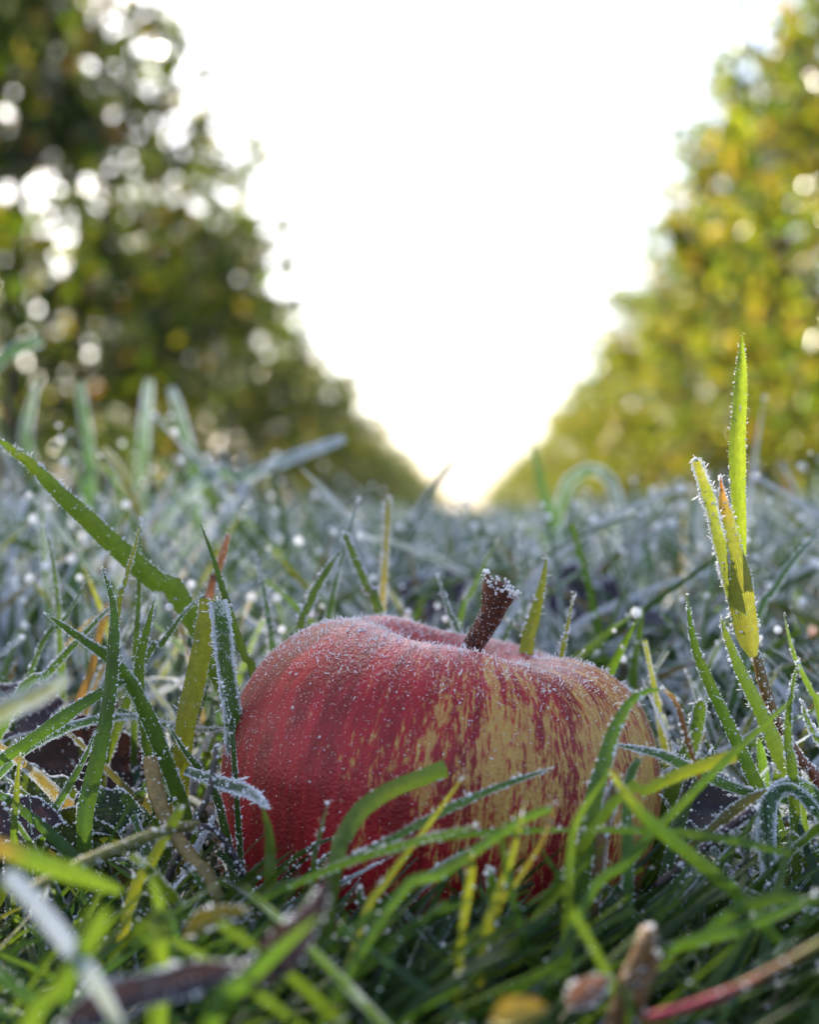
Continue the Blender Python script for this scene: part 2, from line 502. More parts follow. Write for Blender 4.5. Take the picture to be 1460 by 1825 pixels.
# ------------------------------------------------------------------ apple
AR = 0.0400
AC = np.array([(783 - 730) / FPX * .251, .251, .0336])
PRF = np.array([(0, .60), (.05, .61), (.12, .67), (.22, .78), (.32, .85), (.44, .905), (.58, .90), (.73, .82), (.87, .65), (.96, .40), (1.0, .12), (.985, -.14), (.93, -.40), (.83, -.64), (.69, -.82), (.53, -.91), (.38, -.92), (.24, -.87), (.12, -.80), (0, -.77)])
def rotx(a): c, s = math.cos(a), math.sin(a); return np.array([[1, 0, 0], [0, c, -s], [0, s, c]])
def roty(a): c, s = math.cos(a), math.sin(a); return np.array([[c, 0, s], [0, 1, 0], [-s, 0, c]])
def rotz(a): c, s = math.cos(a), math.sin(a); return np.array([[c, -s, 0], [s, c, 0], [0, 0, 1]])
A_ROT = roty(math.radians(7)) @ rotx(math.radians(-3))
def apple_surface(R, nt=120, ns=90):
    pr = spline(PRF, ns)
    th = np.linspace(0, 2 * np.pi, nt, endpoint=False)
    rr = pr[:, 0][:, None]; zz = pr[:, 1][:, None]
    top = np.clip(zz, 0, 1)
    lob = .008 * np.cos(5 * th + .6) * top + .012 * np.cos(2 * th + .5) + .008 * np.cos(3 * th + 2.0)
    X = rr * (1 + lob) * np.cos(th); Y = rr * (1 + lob) * np.sin(th)
    # shoulders rise and fall around the stem basin
    shoulder = np.exp(-((rr - .5) / .28) ** 2) * (zz > 0)
    Z = zz + shoulder * (.018 * np.cos(5 * th + 1.1) + .012 * np.cos(3 * th + .4) + .06 * np.cos(th - 2.6))
    Z = np.where(Z > 0, Z * .76, Z * .9)
    V = np.stack([X, Y, Z], -1) * R
    pole = np.stack(np.broadcast_arrays(np.cos(th) * np.ones_like(zz), np.sin(th) * np.ones_like(zz), np.linspace(0, 1, ns)[:, None] + 0 * th), -1)
    i = np.arange(ns - 1)[:, None]; j = np.arange(nt)[None]
    q = np.stack([i * nt + j, (i + 1) * nt + j, (i + 1) * nt + (j + 1) % nt, i * nt + (j + 1) % nt], -1).reshape(-1, 4)
    return V, pole, q
def apple_mat():
    t = NT('apple_skin')
    pole = t.attr('pole').outputs['Vector']
    sep = t.n('SeparateXYZ', i0=pole)
    cx, sy, v = sep.outputs
    def nz(sc_, vs, det, seed, rough=.6):
        m = t.n('VectorMath', _operation='MULTIPLY', i0=pole, i1=(sc_, sc_, vs)).outputs[0]
        a = t.n('VectorMath', _operation='ADD', i0=m, i1=(seed, seed * .7, seed * .3)).outputs[0]
        return t.n('TexNoise', Vector=a, Scale=1.0, Detail=det, Roughness=rough).outputs[0]
    geo = t.n('NewGeometry')
    streak = nz(8.5, 5.5, 5.0, 3.1, .7)
    fine = nz(24.0, 7.0, 4.0, 7.7, .65)
    speck = nz(60.0, 50.0, 3.0, 1.7, .6)
    blush = nz(1.6, 1.5, 2.0, 5.5)
    # yellow ground colour shows on the side facing front right (cx>0, sy<0) in the middle latitudes
    side = t.math('ADD', t.math('MULTIPLY', cx, .54), t.math('MULTIPLY', sy, -.38))
    lat = t.math('SUBTRACT', 1.0, t.math('MULTIPLY', t.math('ABSOLUTE', t.math('SUBTRACT', v, .44)), 5.0))
    base = t.math('ADD', t.math('ADD', side, t.math('MULTIPLY', lat, .30)), t.math('MULTIPLY', blush, .35))
    base = t.math('SUBTRACT', base, .63)
    red = t.math('ADD', t.math('MULTIPLY', streak, 1.35), t.math('MULTIPLY_ADD', fine, .9, -.15))
    red = t.math('ADD', red, t.math('MULTIPLY_ADD', speck, 1.1, -.275))
    red = t.math('SUBTRACT', red, t.math('MULTIPLY', base, .62))
    f = t.ramp(red, .94, 1.17)
    yel = t.mix(t.ramp(fine, .35, .65), (0.42, 0.21, 0.06), (0.52, 0.35, 0.08))
    rd = t.mix(t.ramp(streak, .4, .62), (0.38, 0.006, 0.022), (0.17, 0.002, 0.010))
    f2 = t.math('MULTIPLY', f, .97)
    c = t.mix(f2, yel, rd)
    # lenticels and scuffs
    vor = t.n('TexVoronoi', Vector=geo.outputs['Position'], Scale=420.0)
    dot = t.ramp(vor.outputs['Distance'], .16, .08)
    c = t.mix(t.math('MULTIPLY', dot, .45), c, (0.45, 0.28, 0.14))
    frz = t.n('TexNoise', Vector=geo.outputs['Position'], Scale=1600.0, Detail=3.0).outputs[0]
    frl = t.n('TexNoise', Vector=geo.outputs['Position'], Scale=110.0, Detail=3.0).outputs[0]
    up = t.ramp(v, .62, .25)
    fro = t.math('ADD', t.math('ADD', frz, t.math('MULTIPLY', frl, .5)), t.math('MULTIPLY', up, .14))
    fr = t.math('MULTIPLY', t.ramp(fro, .98, 1.12), .14)
    c = t.mix(fr, c, (0.70, 0.45, 0.58))
    h = t.math('ADD', t.math('MULTIPLY', frz, .5), t.math('MULTIPLY', frl, .8))
    bm = t.n('Bump', Strength=.7, Distance=.0008, Height=h)
    p = t.n('BsdfPrincipled', Base__Color=c, Roughness=t.math('MULTIPLY_ADD', frl, .35, .16), Normal=bm.outputs[0])
    p.inputs['Specular IOR Level'].default_value = .28
    p.inputs['Sheen Weight'].default_value = 0
    return t.done(p.outputs[0])
M_APPLE = apple_mat()
apple_e = empty('apple', (AC[0], AC[1], 0.0), 'large frosty red and yellow striped apple lying in the grass, stem up', 'apple')
aV, pole, aq = apple_surface(AR)
ns_, nt_ = aV.shape[:2]
aW = (aV.reshape(-1, 3) @ A_ROT.T) + AC
mk('body', aW, [aq], M_APPLE, parent=apple_e, attrs={'pole': pole.reshape(-1, 3)}, loc=AC)
# stem: from the bottom of the basin up and to the right, with a flared broken end
cav = AC + A_ROT @ np.array([0, 0, .45 * AR])
tipc = P(893, 1043, .246)
mid = P(873, 1100, .247)
sC = spline([cav - (mid - cav) * .1, cav * .5 + mid * .5 + np.array([-.0004, 0, 0]), mid, mid * .45 + tipc * .55, tipc], 26)
sR = np.interp(np.linspace(0, 1, 26), [0, .2, .6, .8, .93, 1], [.0025, .0019, .0020, .0023, .0031, .0034])
sV, sq, st3 = tube(sC, sR, 16, cap=False)
stp = norm(sC[-1] - sC[-2])
ring = sV[-16:].copy()
c0 = ring.mean(0)
jag = (rng.uniform(-.0005, .0005, (16, 1)) + .0011 * np.sin(np.arange(16) * .393 * 1.0 + 1.2)[:, None] + .0005 * np.sin(np.arange(16) * 1.18)[:, None])
sV[-16:] = ring + stp * jag
ring = sV[-16:].copy()
inn = c0 + (ring - c0) * .62 - stp * .0004
inn2 = c0 + (ring - c0) * .45 - stp * .0022
b0 = len(sV) - 16
sV = np.vstack([sV, inn, inn2, c0 - stp * .0026])
jj = np.arange(16); j1 = (jj + 1) % 16
qq = np.vstack([sq, np.stack([b0 + jj, b0 + j1, b0 + 16 + j1, b0 + 16 + jj], -1), np.stack([b0 + 16 + jj, b0 + 16 + j1, b0 + 32 + j1, b0 + 32 + jj], -1)])
t3 = np.stack([b0 + 32 + jj, b0 + 32 + j1, np.full(16, b0 + 48)], -1)
stem_o = mk('stem', sV, [qq, t3], M_STEM, parent=apple_e, loc=sC[0])
# frost on the stem end: rounded crystals round the rim, small grains down the sides
fc = np.repeat(ring, 9, 0) + rng.normal(0, .00035, (16 * 9, 3)) + stp * rng.uniform(-.0004, .0005, (16 * 9, 1))
fr_ = rng.uniform(.00010, .00034, len(fc))
k = rng.integers(3, 24, 620); a = rng.uniform(0, 2 * np.pi, 620)
Ts = norm(np.gradient(sC, axis=0)); As = norm(np.cross(Ts, [0.3, 1, .2])); Bs = np.cross(Ts, As)
gc = sC[k] + (sR[k] * 1.02)[:, None] * (np.cos(a)[:, None] * As[k] + np.sin(a)[:, None] * Bs[k]) + Ts[k] * rng.uniform(-.0004, .0004, (620, 1))
V1, F1 = beads(np.vstack([fc, gc]), np.concatenate([fr_, rng.uniform(.00004, .00012, 620)]))
fs = mk('frost', V1, [F1], M_FROST, loc=sC[-1])
fs.parent = stem_o; fs.location = sC[-1] - sC[0]; tag(fs, kind='stuff')
# frost on the skin
tri = np.vstack([aq[:, [0, 1, 2]], aq[:, [0, 2, 3]]])
tp = aW[tri]
fn = np.cross(tp[:, 1] - tp[:, 0], tp[:, 2] - tp[:, 0]); ar = np.linalg.norm(fn, axis=1); fn = norm(fn)
ctr = tp.mean(1)
if ((ctr - AC) * fn).sum(1).mean() < 0: fn = -fn
upw = np.clip(fn[:, 2], -1, 1)
def on_skin(n, wt):
    pw = ar * wt; k = rng.choice(len(tri), n, p=pw / pw.sum())
    b = rng.dirichlet((1, 1, 1), n)
    return (tp[k] * b[..., None]).sum(1), fn[k]
clump = .55 + .45 * np.sin(ctr[:, 0] * 900) * np.sin(ctr[:, 1] * 700 + 2) * np.sin(ctr[:, 2] * 800)
lw = np.clip(-(ctr[:, 0] - AC[0]) / AR, 0, 1)
wt = np.clip(upw + .2, .015, 2) ** 1.6 * clump * (1 + .8 * lw)
c1, n1 = on_skin(8500, wt)
d1 = n1 * .25 + rng.normal(0, 1, c1.shape); d1 -= n1 * np.minimum((d1 * n1).sum(1, keepdims=True), 0)
v1, q1, t1 = spikes(c1, d1, rng.gamma(2.0, .00009, len(c1)) + .00008, rng.uniform(.00003, .00007, len(c1)))
crest = np.exp(-((upw - .9) / .25) ** 2) * np.clip((ctr[:, 2] - AC[2]) / AR, 0, 1) ** 2 * clump ** 2
c2, n2 = on_skin(2200, crest + 1e-9)
d2 = n2 + rng.normal(0, .5, c2.shape)
v2, q2, t2 = spikes(c2, d2, rng.gamma(3.0, .00016, len(c2)) + .0002, rng.uniform(.00005, .00012, len(c2)))
c3, n3 = on_skin(2600, wt + .05)
v3, f3 = beads(c3 + n3 * .00004, rng.gamma(2.0, .00003, len(c3)) + .00003)
o2 = len(v1); o3 = o2 + len(v2)
fa = mk('frost', np.vstack([v1, v2, v3]), [np.vstack([q1, q2 + o2]), np.vstack([t1, t2 + o2, f3 + o3])], M_FROST, parent=apple_e, loc=AC, smooth=False)
tag(fa, kind='stuff')
# a second apple, far right behind the grass
AC2 = np.array([.172, .50, .0225])
ap2 = empty('apple', (AC2[0], AC2[1], 0), 'blurred dark red apple in the grass at the right edge of the photo', 'apple')
mk('body', (aV.reshape(-1, 3) @ (rotz(2.0) @ rotx(.5)).T) * .78 + AC2, [aq], M_APPLE, parent=ap2, attrs={'pole': pole.reshape(-1, 3)}, loc=AC2)

# ------------------------------------------------------------------ single grass blades, stalks and leaves
G_DK = (0.045, 0.11, 0.022); G_MD = (0.075, 0.16, 0.025); G_LT = (0.105, 0.19, 0.03); G_YL = (0.24, 0.285, 0.035)
G_BL = (0.06, 0.14, 0.06); TAN = (0.30, 0.20, 0.07); ORG = (0.26, 0.16, 0.06); RED = (0.30, 0.02, 0.05); BRN = (0.10, 0.055, 0.03); PNK = (0.33, 0.16, 0.11); PUR = (0.055, 0.035, 0.05)
VIEW = np.array([0, 1.0, 0])
def path(pts, d, S, root):
    d = np.atleast_1d(d).astype(float)
    n = len(pts)
    ds = np.interp(np.linspace(0, 1, n), np.linspace(0, 1, len(d)), d)
    W = np.array([P(p[0], p[1], p[2] if len(p) > 2 else ds[i]) for i, p in enumerate(pts)])
    if root and W[0, 2] > .002:
        tg = norm(W[0] - W[1])
        tg = norm(tg * np.array([1, 1, 1]) + np.array([0, .0, -.9]))
        t = W[0, 2] / max(-tg[2], .2)
        W = np.vstack([W[0] + tg * t + np.array([0, .004, 0]), W])
    return spline(W, S)
def blade(label, pts, w, col, d=.235, tip=None, frost=.25, bead=1.0, roll=0.0, end='taper', root=True, group='grass blades around the apple', name='grass_leaf', cat='grass leaf', S=26, low=None, bsize=1.0, fold=.2):
    """one grass blade: pts base -> tip in photo pixels at depth d, w = widest width in pixels"""
    C = path(pts, d, S, root)
    s = np.linspace(0, 1, S)
    prof = {'taper': np.interp(s, [0, .3, .6, .85, .95, 1], [.7, .95, 1, .7, .38, .06]),
            'blunt': np.interp(s, [0, .3, .7, .96, 1], [.65, .95, 1, .9, .55]),
            'cut': np.interp(s, [0, .3, .7, 1], [.65, .9, 1, .98]),
            'sheath': np.interp(s, [0, .03, .08, .16, .3, .5, .8, 1], [.3, .45, .68, .88, 1, .95, .5, .05]),
            'needle': np.interp(s, [0, .5, 1], [1, .75, .05])}[end]
    dm = C[:, 1].mean()
    wm = w / FPX * dm
    W = prof * wm * (1 + .05 * np.sin(s * 19 + w))
    T = norm(np.gradient(C, axis=0))
    sd = norm(np.cross(T, VIEW)); nm = np.cross(sd, T)
    a = roll + .25 * np.sin(s * 3 + w)
    ca, sa = np.cos(a)[:, None], np.sin(a)[:, None]
    sd, nm = sd * ca + nm * sa, nm * ca - sd * sa
    V = strips(C[None], W[None], sd[None], nm[None], fold)[0]
    # five across, rounded: insert half points
    Lm = (V[:, 0] + V[:, 1]) / 2 + nm * (W * .02)[:, None]; Rm = (V[:, 2] + V[:, 1]) / 2 + nm * (W * .02)[:, None]
    V5 = np.stack([V[:, 0], Lm, V[:, 1], Rm, V[:, 2]], 1)
    uv = np.stack(np.broadcast_arrays(np.array([0, .25, .5, .75, 1])[None], s[:, None]), -1).reshape(-1, 2)
    c0 = np.array(low if low else col); c1 = np.array(col); c2 = np.array(tip if tip else col)
    cc = np.stack([np.interp(s, [0, .3, .75, 1], [c0[k], c1[k], c1[k], c2[k]]) for k in range(3)], -1)
    fr = np.stack([frost + .28 + 0 * s, frost - .05 + 0 * s, frost - .1 + 0 * s, frost - .05 + 0 * s, frost + .28 + 0 * s], 1)
    fr = fr + np.interp(s, [0, .8, 1], [-.1, 0, .15])[:, None]
    o = mk(name, V5.reshape(-1, 3), [strip_faces(1, S, 5)], M_GRASS, attrs={'col': np.repeat(cc, 5, 0), 'frost': fr.ravel()}, uv=uv, loc=C[0])
    tag(o, label, cat, group)
    if bead > 0:
        Ln = np.linalg.norm(np.diff(C, axis=0), axis=1).sum()
        ne = int(Ln / .00030 * bead)
        def samp(n, u, jit):
            t = rng.uniform(.12, 1, n) * (S - 1); k = np.minimum(t.astype(int), S - 2); f = (t - k)[:, None]
            E = V[:, 1] * (1 - abs(u)) + (V[:, 2] if u > 0 else V[:, 0]) * abs(u)
            return E[k] * (1 - f) + E[k + 1] * f + rng.normal(0, jit, (n, 3))
        cs = [samp(ne, 1, .00005), samp(ne, -1, .00005)]
        for u in (-.7, -.4, -.1, .2, .5, .8):
            cs.append(samp(int(ne * (.06 + .5 * max(0, frost - .3))), u, .00004))
        cs.append(C[-1] + rng.normal(0, .00022, (int(9 * bead) + 2, 3)))
        cs = np.vstack(cs)
        R = (rng.gamma(1.7, .000045, len(cs)) + .00004) * bsize
        gate = np.sin(cs @ np.array([700., 500., 900.]) + w) * np.sin(cs @ np.array([-400., 300., 1500.])) + rng.normal(.35, .45, len(cs)) > 0
        cs, R = cs[gate], R[gate]
        nd = rng.uniform(0, 1, len(cs)) < .45
        v, f = beads(cs[~nd], np.minimum(R[~nd], .00030 * max(1, bsize)))
        cn = cs[nd]; j = np.argmin(((cn[:, None] - C[None]) ** 2).sum(-1), 1)
        dn = norm(cn - C[j]) + rng.normal(0, .45, cn.shape) + np.array([0, -.15, .15])
        vs, qs, ts = spikes(cn, dn, R[nd] * rng.uniform(1.5, 4.5, len(cn)), R[nd] * .45)
        fo = mk('frost', np.vstack([v, vs]), [qs + len(v), np.vstack([f, ts + len(v)])], M_FROST, parent=o, loc=C[0])
        tag(fo, kind='stuff')
    return o
def stalk(label, pts, w, col, d=.235, tip=None, bead=.5, root=True, name='stalk', cat='stalk', group=None, S=24, w1=None):
    C = path(pts, d, S, root)
    s = np.linspace(0, 1, S)
    R = np.interp(s, [0, 1], [w, w1 if w1 else w]) / FPX * C[:, 1].mean() / 2 * (1 + .08 * np.sin(s * 23))
    V, q, t3 = tube(C, R, 10)
    c1 = np.array(col); c2 = np.array(tip if tip is not None else col)
    cc = c1 + (c2 - c1) * np.clip((s - .35) / .65, 0, 1)[:, None]
    cc = np.vstack([np.repeat(cc, 10, 0), cc[:1], cc[-1:]])
    o = mk(name, V, [q, t3], M_STALK, attrs={'col': cc}, loc=C[0])
    tag(o, label, cat, group)
    if bead > 0:
        Ln = np.linalg.norm(np.diff(C, axis=0), axis=1).sum(); n = int(Ln / .00014 * bead)
        t = rng.uniform(.15, 1, n) * (S - 1); k = np.minimum(t.astype(int), S - 2)
        dirs = norm(rng.normal(size=(n, 3)) + np.array([0, -.3, .3])); T = norm(np.gradient(C, axis=0))[k]
        dirs = norm(dirs - T * (dirs * T).sum(1, keepdims=True))
        cs = C[k] * (1 - (t - k)[:, None]) + C[k + 1] * (t - k)[:, None] + dirs * R[k][:, None]
        cs = np.vstack([cs, C[-1] + rng.normal(0, R[-1] * .6, (14, 3))])
        v, f = beads(cs, np.minimum(rng.gamma(3, .00004, len(cs)) + .00005, .0003))
        tag(mk('frost', v, [f], M_FROST, parent=o, loc=C[0]), kind='stuff')
    return o
def flat_leaf(label, c, length, width, direc, normal, col, frost=.2, curl=.3, name='fallen_leaf', cat='leaf', group=None, mat=None, lobes=0.0, beadn=250, wave=.06):
    """a leaf with midrib, curled edges and wavy outline"""
    c = np.asarray(c, float); dv = norm(np.asarray(direc, float)); nv = np.asarray(normal, float)
    nv = norm(nv - dv * (nv @ dv)); sv = np.cross(dv, nv)
    S, A = 25, 13
    s = np.linspace(0, 1, S)[:, None]; u = np.linspace(-1, 1, A)[None]
    wd = np.sin(np.pi * np.clip(s, .005, .998) ** .8) ** .75 * (1 + lobes * np.sin(s * 34)) 
    x = (s - .5) * length + 0 * u
    y = u * wd * width / 2
    z = curl * width * (np.abs(u) ** 1.6) * .5 * wd + wave * width * np.sin(s * 13 + u * 2.2) * np.abs(u) - curl * length * .5 * (s - .5) ** 2 - .03 * width * np.exp(-(u / .09) ** 2)
    V = c + x[..., None] * dv + y[..., None] * sv + z[..., None] * nv
    vein = .82 + .18 * np.cos((s * 11 - np.abs(u) * 3) * 2 * np.pi / 1.2)
    cc = np.array(col) * (vein * (1 + .3 * np.exp(-(u / .08) ** 2)))[..., None]
    fr = frost + .35 * (np.abs(u) > .95) + 0 * s
    uv = np.stack(np.broadcast_arrays((u + 1) / 2, s), -1).reshape(-1, 2)
    o = mk(name, V.reshape(-1, 3), [strip_faces(1, S, A)], mat or M_DEAD, attrs={'col': cc.reshape(-1, 3), 'frost': fr.ravel()}, uv=uv, loc=c)
    tag(o, label, cat, group)
    if beadn:
        k = rng.integers(1, S - 1, beadn); e = rng.choice([0, A - 1], beadn)
        pts = V[k, e] + rng.normal(0, length * .012, (beadn, 3)) * .4 + (V[k + 1, e] - V[k, e]) * rng.uniform(0, 1, (beadn, 1))
        k2 = rng.integers(1, S - 1, beadn // 3); e2 = rng.integers(0, A, beadn // 3)
        pts = np.vstack([pts, V[k2, e2] + nv * .00005])
        v, f = beads(pts, np.minimum(rng.gamma(3, .00004, len(pts)) + .00004, .0003))
        tag(mk('frost', v, [f], M_FROST, parent=o, loc=c), kind='stuff')
    return o

# --- left of the apple
blade('long bright green blade slanting down from the left edge of the photo', [(345, 1110), (270, 1035), (205, 975), (110, 885), (40, 815), (-30, 770)], 44, G_LT, d=(.262, .25), frost=.12, bead=1.5, end='taper', bsize=1.2)
blade('thin yellow-green blade with a beaded tip crossing the long slanting leaf', [(205, 1130), (222, 1040), (240, 975), (253, 920)], 14, G_YL, d=.25, bead=1.3)
blade('upright straight blade just behind the beaded crossing tip', [(240, 1190), (246, 1080), (248, 985), (252, 925)], 13, G_LT, d=.262)
blade('tall dark upright blade with fine ribs, narrow tip, tallest of the left clump', [(150, 1510), (152, 1440), (175, 1340), (192, 1250), (199, 1170), (202, 1090), (194, 1050), (182, 1012)], 30, G_MD, d=(.226, .232), frost=.15, bead=1.0)
blade('broad ribbed blade running from upper left down to the tan stalk', [(330, 1470), (292, 1355), (258, 1270), (212, 1190), (140, 1135), (80, 1093)], 32, G_MD, d=(.238, .232), frost=.3, bead=1.2)
blade('short pointed blade edged with frost rising behind the broad ribbed blade', [(262, 1300), (248, 1240), (250, 1170), (265, 1110), (276, 1062)], 27, G_LT, d=.240, bead=1.5, bsize=1.15)
blade('flat blade bending out to the left edge with white upper rim', [(-30, 1375), (50, 1322), (130, 1265), (190, 1228), (240, 1205)], 24, G_MD, d=(.226, .236), frost=.25, bead=1.6, root=False)
blade('lower frosted blade parallel under the white-rimmed one', [(-20, 1400), (40, 1340), (110, 1300), (180, 1280), (270, 1275)], 18, G_BL, d=(.232, .242), frost=.5, bead=1.8, root=False)
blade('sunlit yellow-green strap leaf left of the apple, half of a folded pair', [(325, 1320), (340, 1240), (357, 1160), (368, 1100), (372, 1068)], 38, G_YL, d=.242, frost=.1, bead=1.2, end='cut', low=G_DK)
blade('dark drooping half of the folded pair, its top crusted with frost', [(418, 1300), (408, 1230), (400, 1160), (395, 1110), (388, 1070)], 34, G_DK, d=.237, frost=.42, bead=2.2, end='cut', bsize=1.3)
blade('thin blurred blade with white tip standing under the long slanting leaf', [(106, 1130), (103, 1070), (94, 1000), (80, 935)], 15, G_LT, d=.285, frost=.35, bead=1.0, bsize=1.4)
blade('dark thin blade leaning right with a white drop at its tip, far left', [(60, 1180), (110, 1110), (140, 1060), (160, 1025)], 12, G_MD, d=.265, frost=.3, bead=1.2)
blade('long straight blade with white rims leaning right behind the tall dark blade', [(20, 1260), (80, 1205), (135, 1145), (205, 1072)], 20, G_MD, d=.252, frost=.35, bead=1.9, bsize=1.1)
blade('slender yellow-green blade curving from the apple up to a sharp dark tip', [(455, 1215), (435, 1170), (405, 1080), (383, 1005), (357, 930)], 18, G_LT, d=.255, frost=.05, bead=.25, tip=G_DK)
blade('pinkish straw-coloured blade end leaning right behind the folded pair', [(370, 1080), (385, 1030), (407, 952)], 15, PNK, d=.275, frost=.2, bead=.8, end='blunt')
blade('diagonal frosted blade running up to the folded pair', [(245, 1200), (285, 1150), (325, 1095), (360, 1058)], 17, G_LT, d=.25, frost=.3, bead=1.6)
blade('grey-green blade with a white drop at its tip between folded pair and apple', [(487, 1165), (480, 1110), (468, 1040), (454, 985)], 16, G_BL, d=.285, frost=.4, bead=1.2, bsize=1.5)
blade('orange withered blade standing behind the tall dark blade', [(130, 1300), (160, 1200), (180, 1120), (192, 1075)], 14, ORG, d=.272, frost=.05, bead=.4, end='blunt', tip=TAN)
blade('narrow dark blade leaning left among the clover leaves', [(70, 1500), (110, 1420), (150, 1350), (170, 1300)], 18, G_MD, d=.228, frost=.3, bead=1.3)
blade('short yellow-tipped blade at the far left low edge', [(25, 1500), (28, 1430), (32, 1370), (36, 1345)], 16, G_LT, d=.218, frost=.1, bead=.5, tip=G_YL)
blade('dark blade slanting right under the ribbed blades', [(205, 1490), (240, 1430), (290, 1360), (330, 1300)], 16, G_MD, d=.245, frost=.25, bead=1.0)
blade('pale crossing blade descending right toward the tan stalk', [(290, 1470), (230, 1410), (160, 1340), (95, 1280)], 15, (0.16, 0.16, 0.05), d=.245, frost=.3, bead=1.0)
blade('dark blade hugging the left flank of the apple', [(400, 1480), (375, 1400), (330, 1340), (300, 1290)], 18, G_DK, d=.228, frost=.3, bead=1.5)
blade('frost-crusted leaf tip resting on the lower left of the apple', [(330, 1370), (395, 1392), (440, 1408), (478, 1437)], 26, G_BL, d=(.222, .209), frost=.55, bead=1.8, roll=.5, bsize=1.2, root=False)
blade('short upright blade touching the left side of the apple', [(415, 1330), (411, 1290), (404, 1260), (396, 1215)], 12, G_DK, d=.222, frost=.3, bead=1.0)
blade('horizontal frosted blade between the clump and the apple', [(210, 1265), (270, 1285), (340, 1300), (405, 1298)], 15, G_BL, d=.248, frost=.55, bead=1.8, root=False)
# --- behind the apple
blade('bright beaded blade curving right behind the left shoulder of the apple', [(530, 1150), (545, 1090), (570, 1035), (605, 984)], 17, G_LT, d=.272, frost=.3, bead=2.0, bsize=1.3, end='blunt')
blade('pale beaded blade leaning left behind the top of the apple', [(678, 1100), (660, 1060), (640, 1015), (613, 950)], 18, G_LT, d=.285, frost=.3, bead=1.5, bsize=1.4, end='blunt')
blade('tall thin yellowish blade behind the crest of the apple', [(680, 1110), (684, 1040), (689, 960), (692, 885)], 14, (0.2, 0.2, 0.05), d=.31, frost=.35, bead=1.2, bsize=1.5, end='blunt')
blade('grey beaded blade leaning left, left of the apple stem', [(822, 1150), (806, 1105), (793, 1065), (779, 1022)], 15, G_BL, d=.275, frost=.4, bead=1.6, bsize=1.2)
blade('plain slanting blade leaning right, left of the apple stem', [(815, 1120), (838, 1060), (862, 1010), (888, 958)], 13, G_MD, d=.31, frost=.15, bead=.6)
blade('broad sunlit blade right of the apple stem with drops along its edge', [(935, 1180), (948, 1115), (962, 1060), (975, 992)], 30, G_YL, d=.262, frost=.05, bead=.7, bsize=1.4)
blade('slim beaded yellow blade behind the right shoulder of the apple', [(1000, 1190), (1008, 1140), (1016, 1095), (1022, 1056)], 14, G_YL, d=.258, frost=.2, bead=2.0, bsize=1.2)
blade('thin dark blurred blade with white tip right of the stem', [(938, 1120), (932, 1060), (926, 1000), (922, 952)], 13, G_BL, d=.33, frost=.4, bead=.8, bsize=1.6)
blade('small frosted blade leaning right low beside the stem', [(895, 1150), (915, 1115), (935, 1095), (952, 1075)], 12, G_BL, d=.28, frost=.3, bead=1.2)
blade('tall plain green blade rising against the right tree row', [(1012, 1060), (993, 960), (970, 880), (948, 785)], 26, G_BL, d=.50, frost=.2, bead=0, S=16)
blade('very thin dark blade reaching into the bright sky gap', [(745, 930), (775, 850), (800, 805), (832, 752)], 13, G_BL, d=.60, frost=.2, bead=0, end='needle', S=14)
blade('blurred frosted blade standing up far left in front of dark tree', [(70, 930), (45, 800), (50, 740), (70, 675)], 32, G_BL, d=.55, frost=.45, bead=0)
blade('dark grey-green blurred blade upright in front of the dark tree base', [(160, 920), (155, 800), (148, 740), (140, 680)], 24, G_BL, d=.50, frost=.35, bead=0, end='blunt')
blade('blurred upright blade with pale round tip left of the leaning pair', [(250, 900), (255, 790), (260, 730), (266, 675)], 22, G_BL, d=.52, frost=.45, bead=0, end='blunt')
blade('blurred blade leaning left with a bright frost tip below the sky discs', [(350, 930), (340, 830), (322, 750), (303, 690)], 24, G_BL, d=.52, frost=.45, bead=0, end='blunt')
blade('blurred blade with a bright drop leaning left in front of dark tree', [(250, 960), (235, 890), (210, 830), (183, 798)], 18, (0.15, 0.17, 0.06), d=.40, frost=.3, bead=0, end='blunt')
blade('blurred horizontal blade poking in from the far left edge', [(-60, 690), (-10, 645), (30, 620), (75, 605)], 26, G_BL, d=.50, frost=.4, bead=0, end='blunt', root=False)
blade('long blurred frosted blade arching right below the sky gap', [(330, 880), (430, 850), (530, 810), (615, 780)], 24, G_BL, d=.48, frost=.55, bead=0, end='blunt')
blade('blurred blade bent over at its top in front of right tree row', [(1000, 905), (1020, 855), (1055, 835), (1090, 860), (1110, 930)], 22, G_BL, d=.52, frost=.5, bead=0, end='blunt')
blade('straight frosted blade leaning right at the right edge of the photo', [(1340, 1130), (1380, 1050), (1420, 990), (1475, 935)], 18, G_BL, d=.30, frost=.4, bead=.8, bsize=1.3)
# --- right plant: a shoot with sheath and three leaves
shoot = empty('grass_shoot', P(1470, 1440, .236) * np.array([1, 1, 0]), 'tall glowing grass shoot with red stem and sheath, right of the apple', 'grass shoot')
def shoot_part(o, nm):
    o.name = nm
    for k in ('label', 'category', 'group'):
        if k in o.keys(): del o[k]
    o.parent = shoot; o.location = np.array(o.location) - np.array(shoot.location)
shoot_part(stalk('x', [(1475, 1430), (1425, 1350), (1385, 1285), (1362, 1220), (1346, 1160)], 18, RED, d=.238, tip=(0.28, 0.20, 0.06), bead=.8), 'stem')
shoot_part(blade('x', [(1345, 1170), (1333, 1120), (1316, 1040), (1298, 950), (1284, 850)], 50, (0.20, 0.23, 0.05), d=.236, tip=(0.38, 0.15, 0.08), frost=.2, bead=1.8, root=False, fold=.32, bsize=1.15, end='sheath'), 'sheath')
shoot_part(blade('x', [(1318, 1040), (1322, 960), (1316, 800), (1320, 700), (1323, 597)], 30, (0.2, 0.29, 0.03), d=.238, frost=.02, bead=.9, root=False, fold=.3), 'leaf')
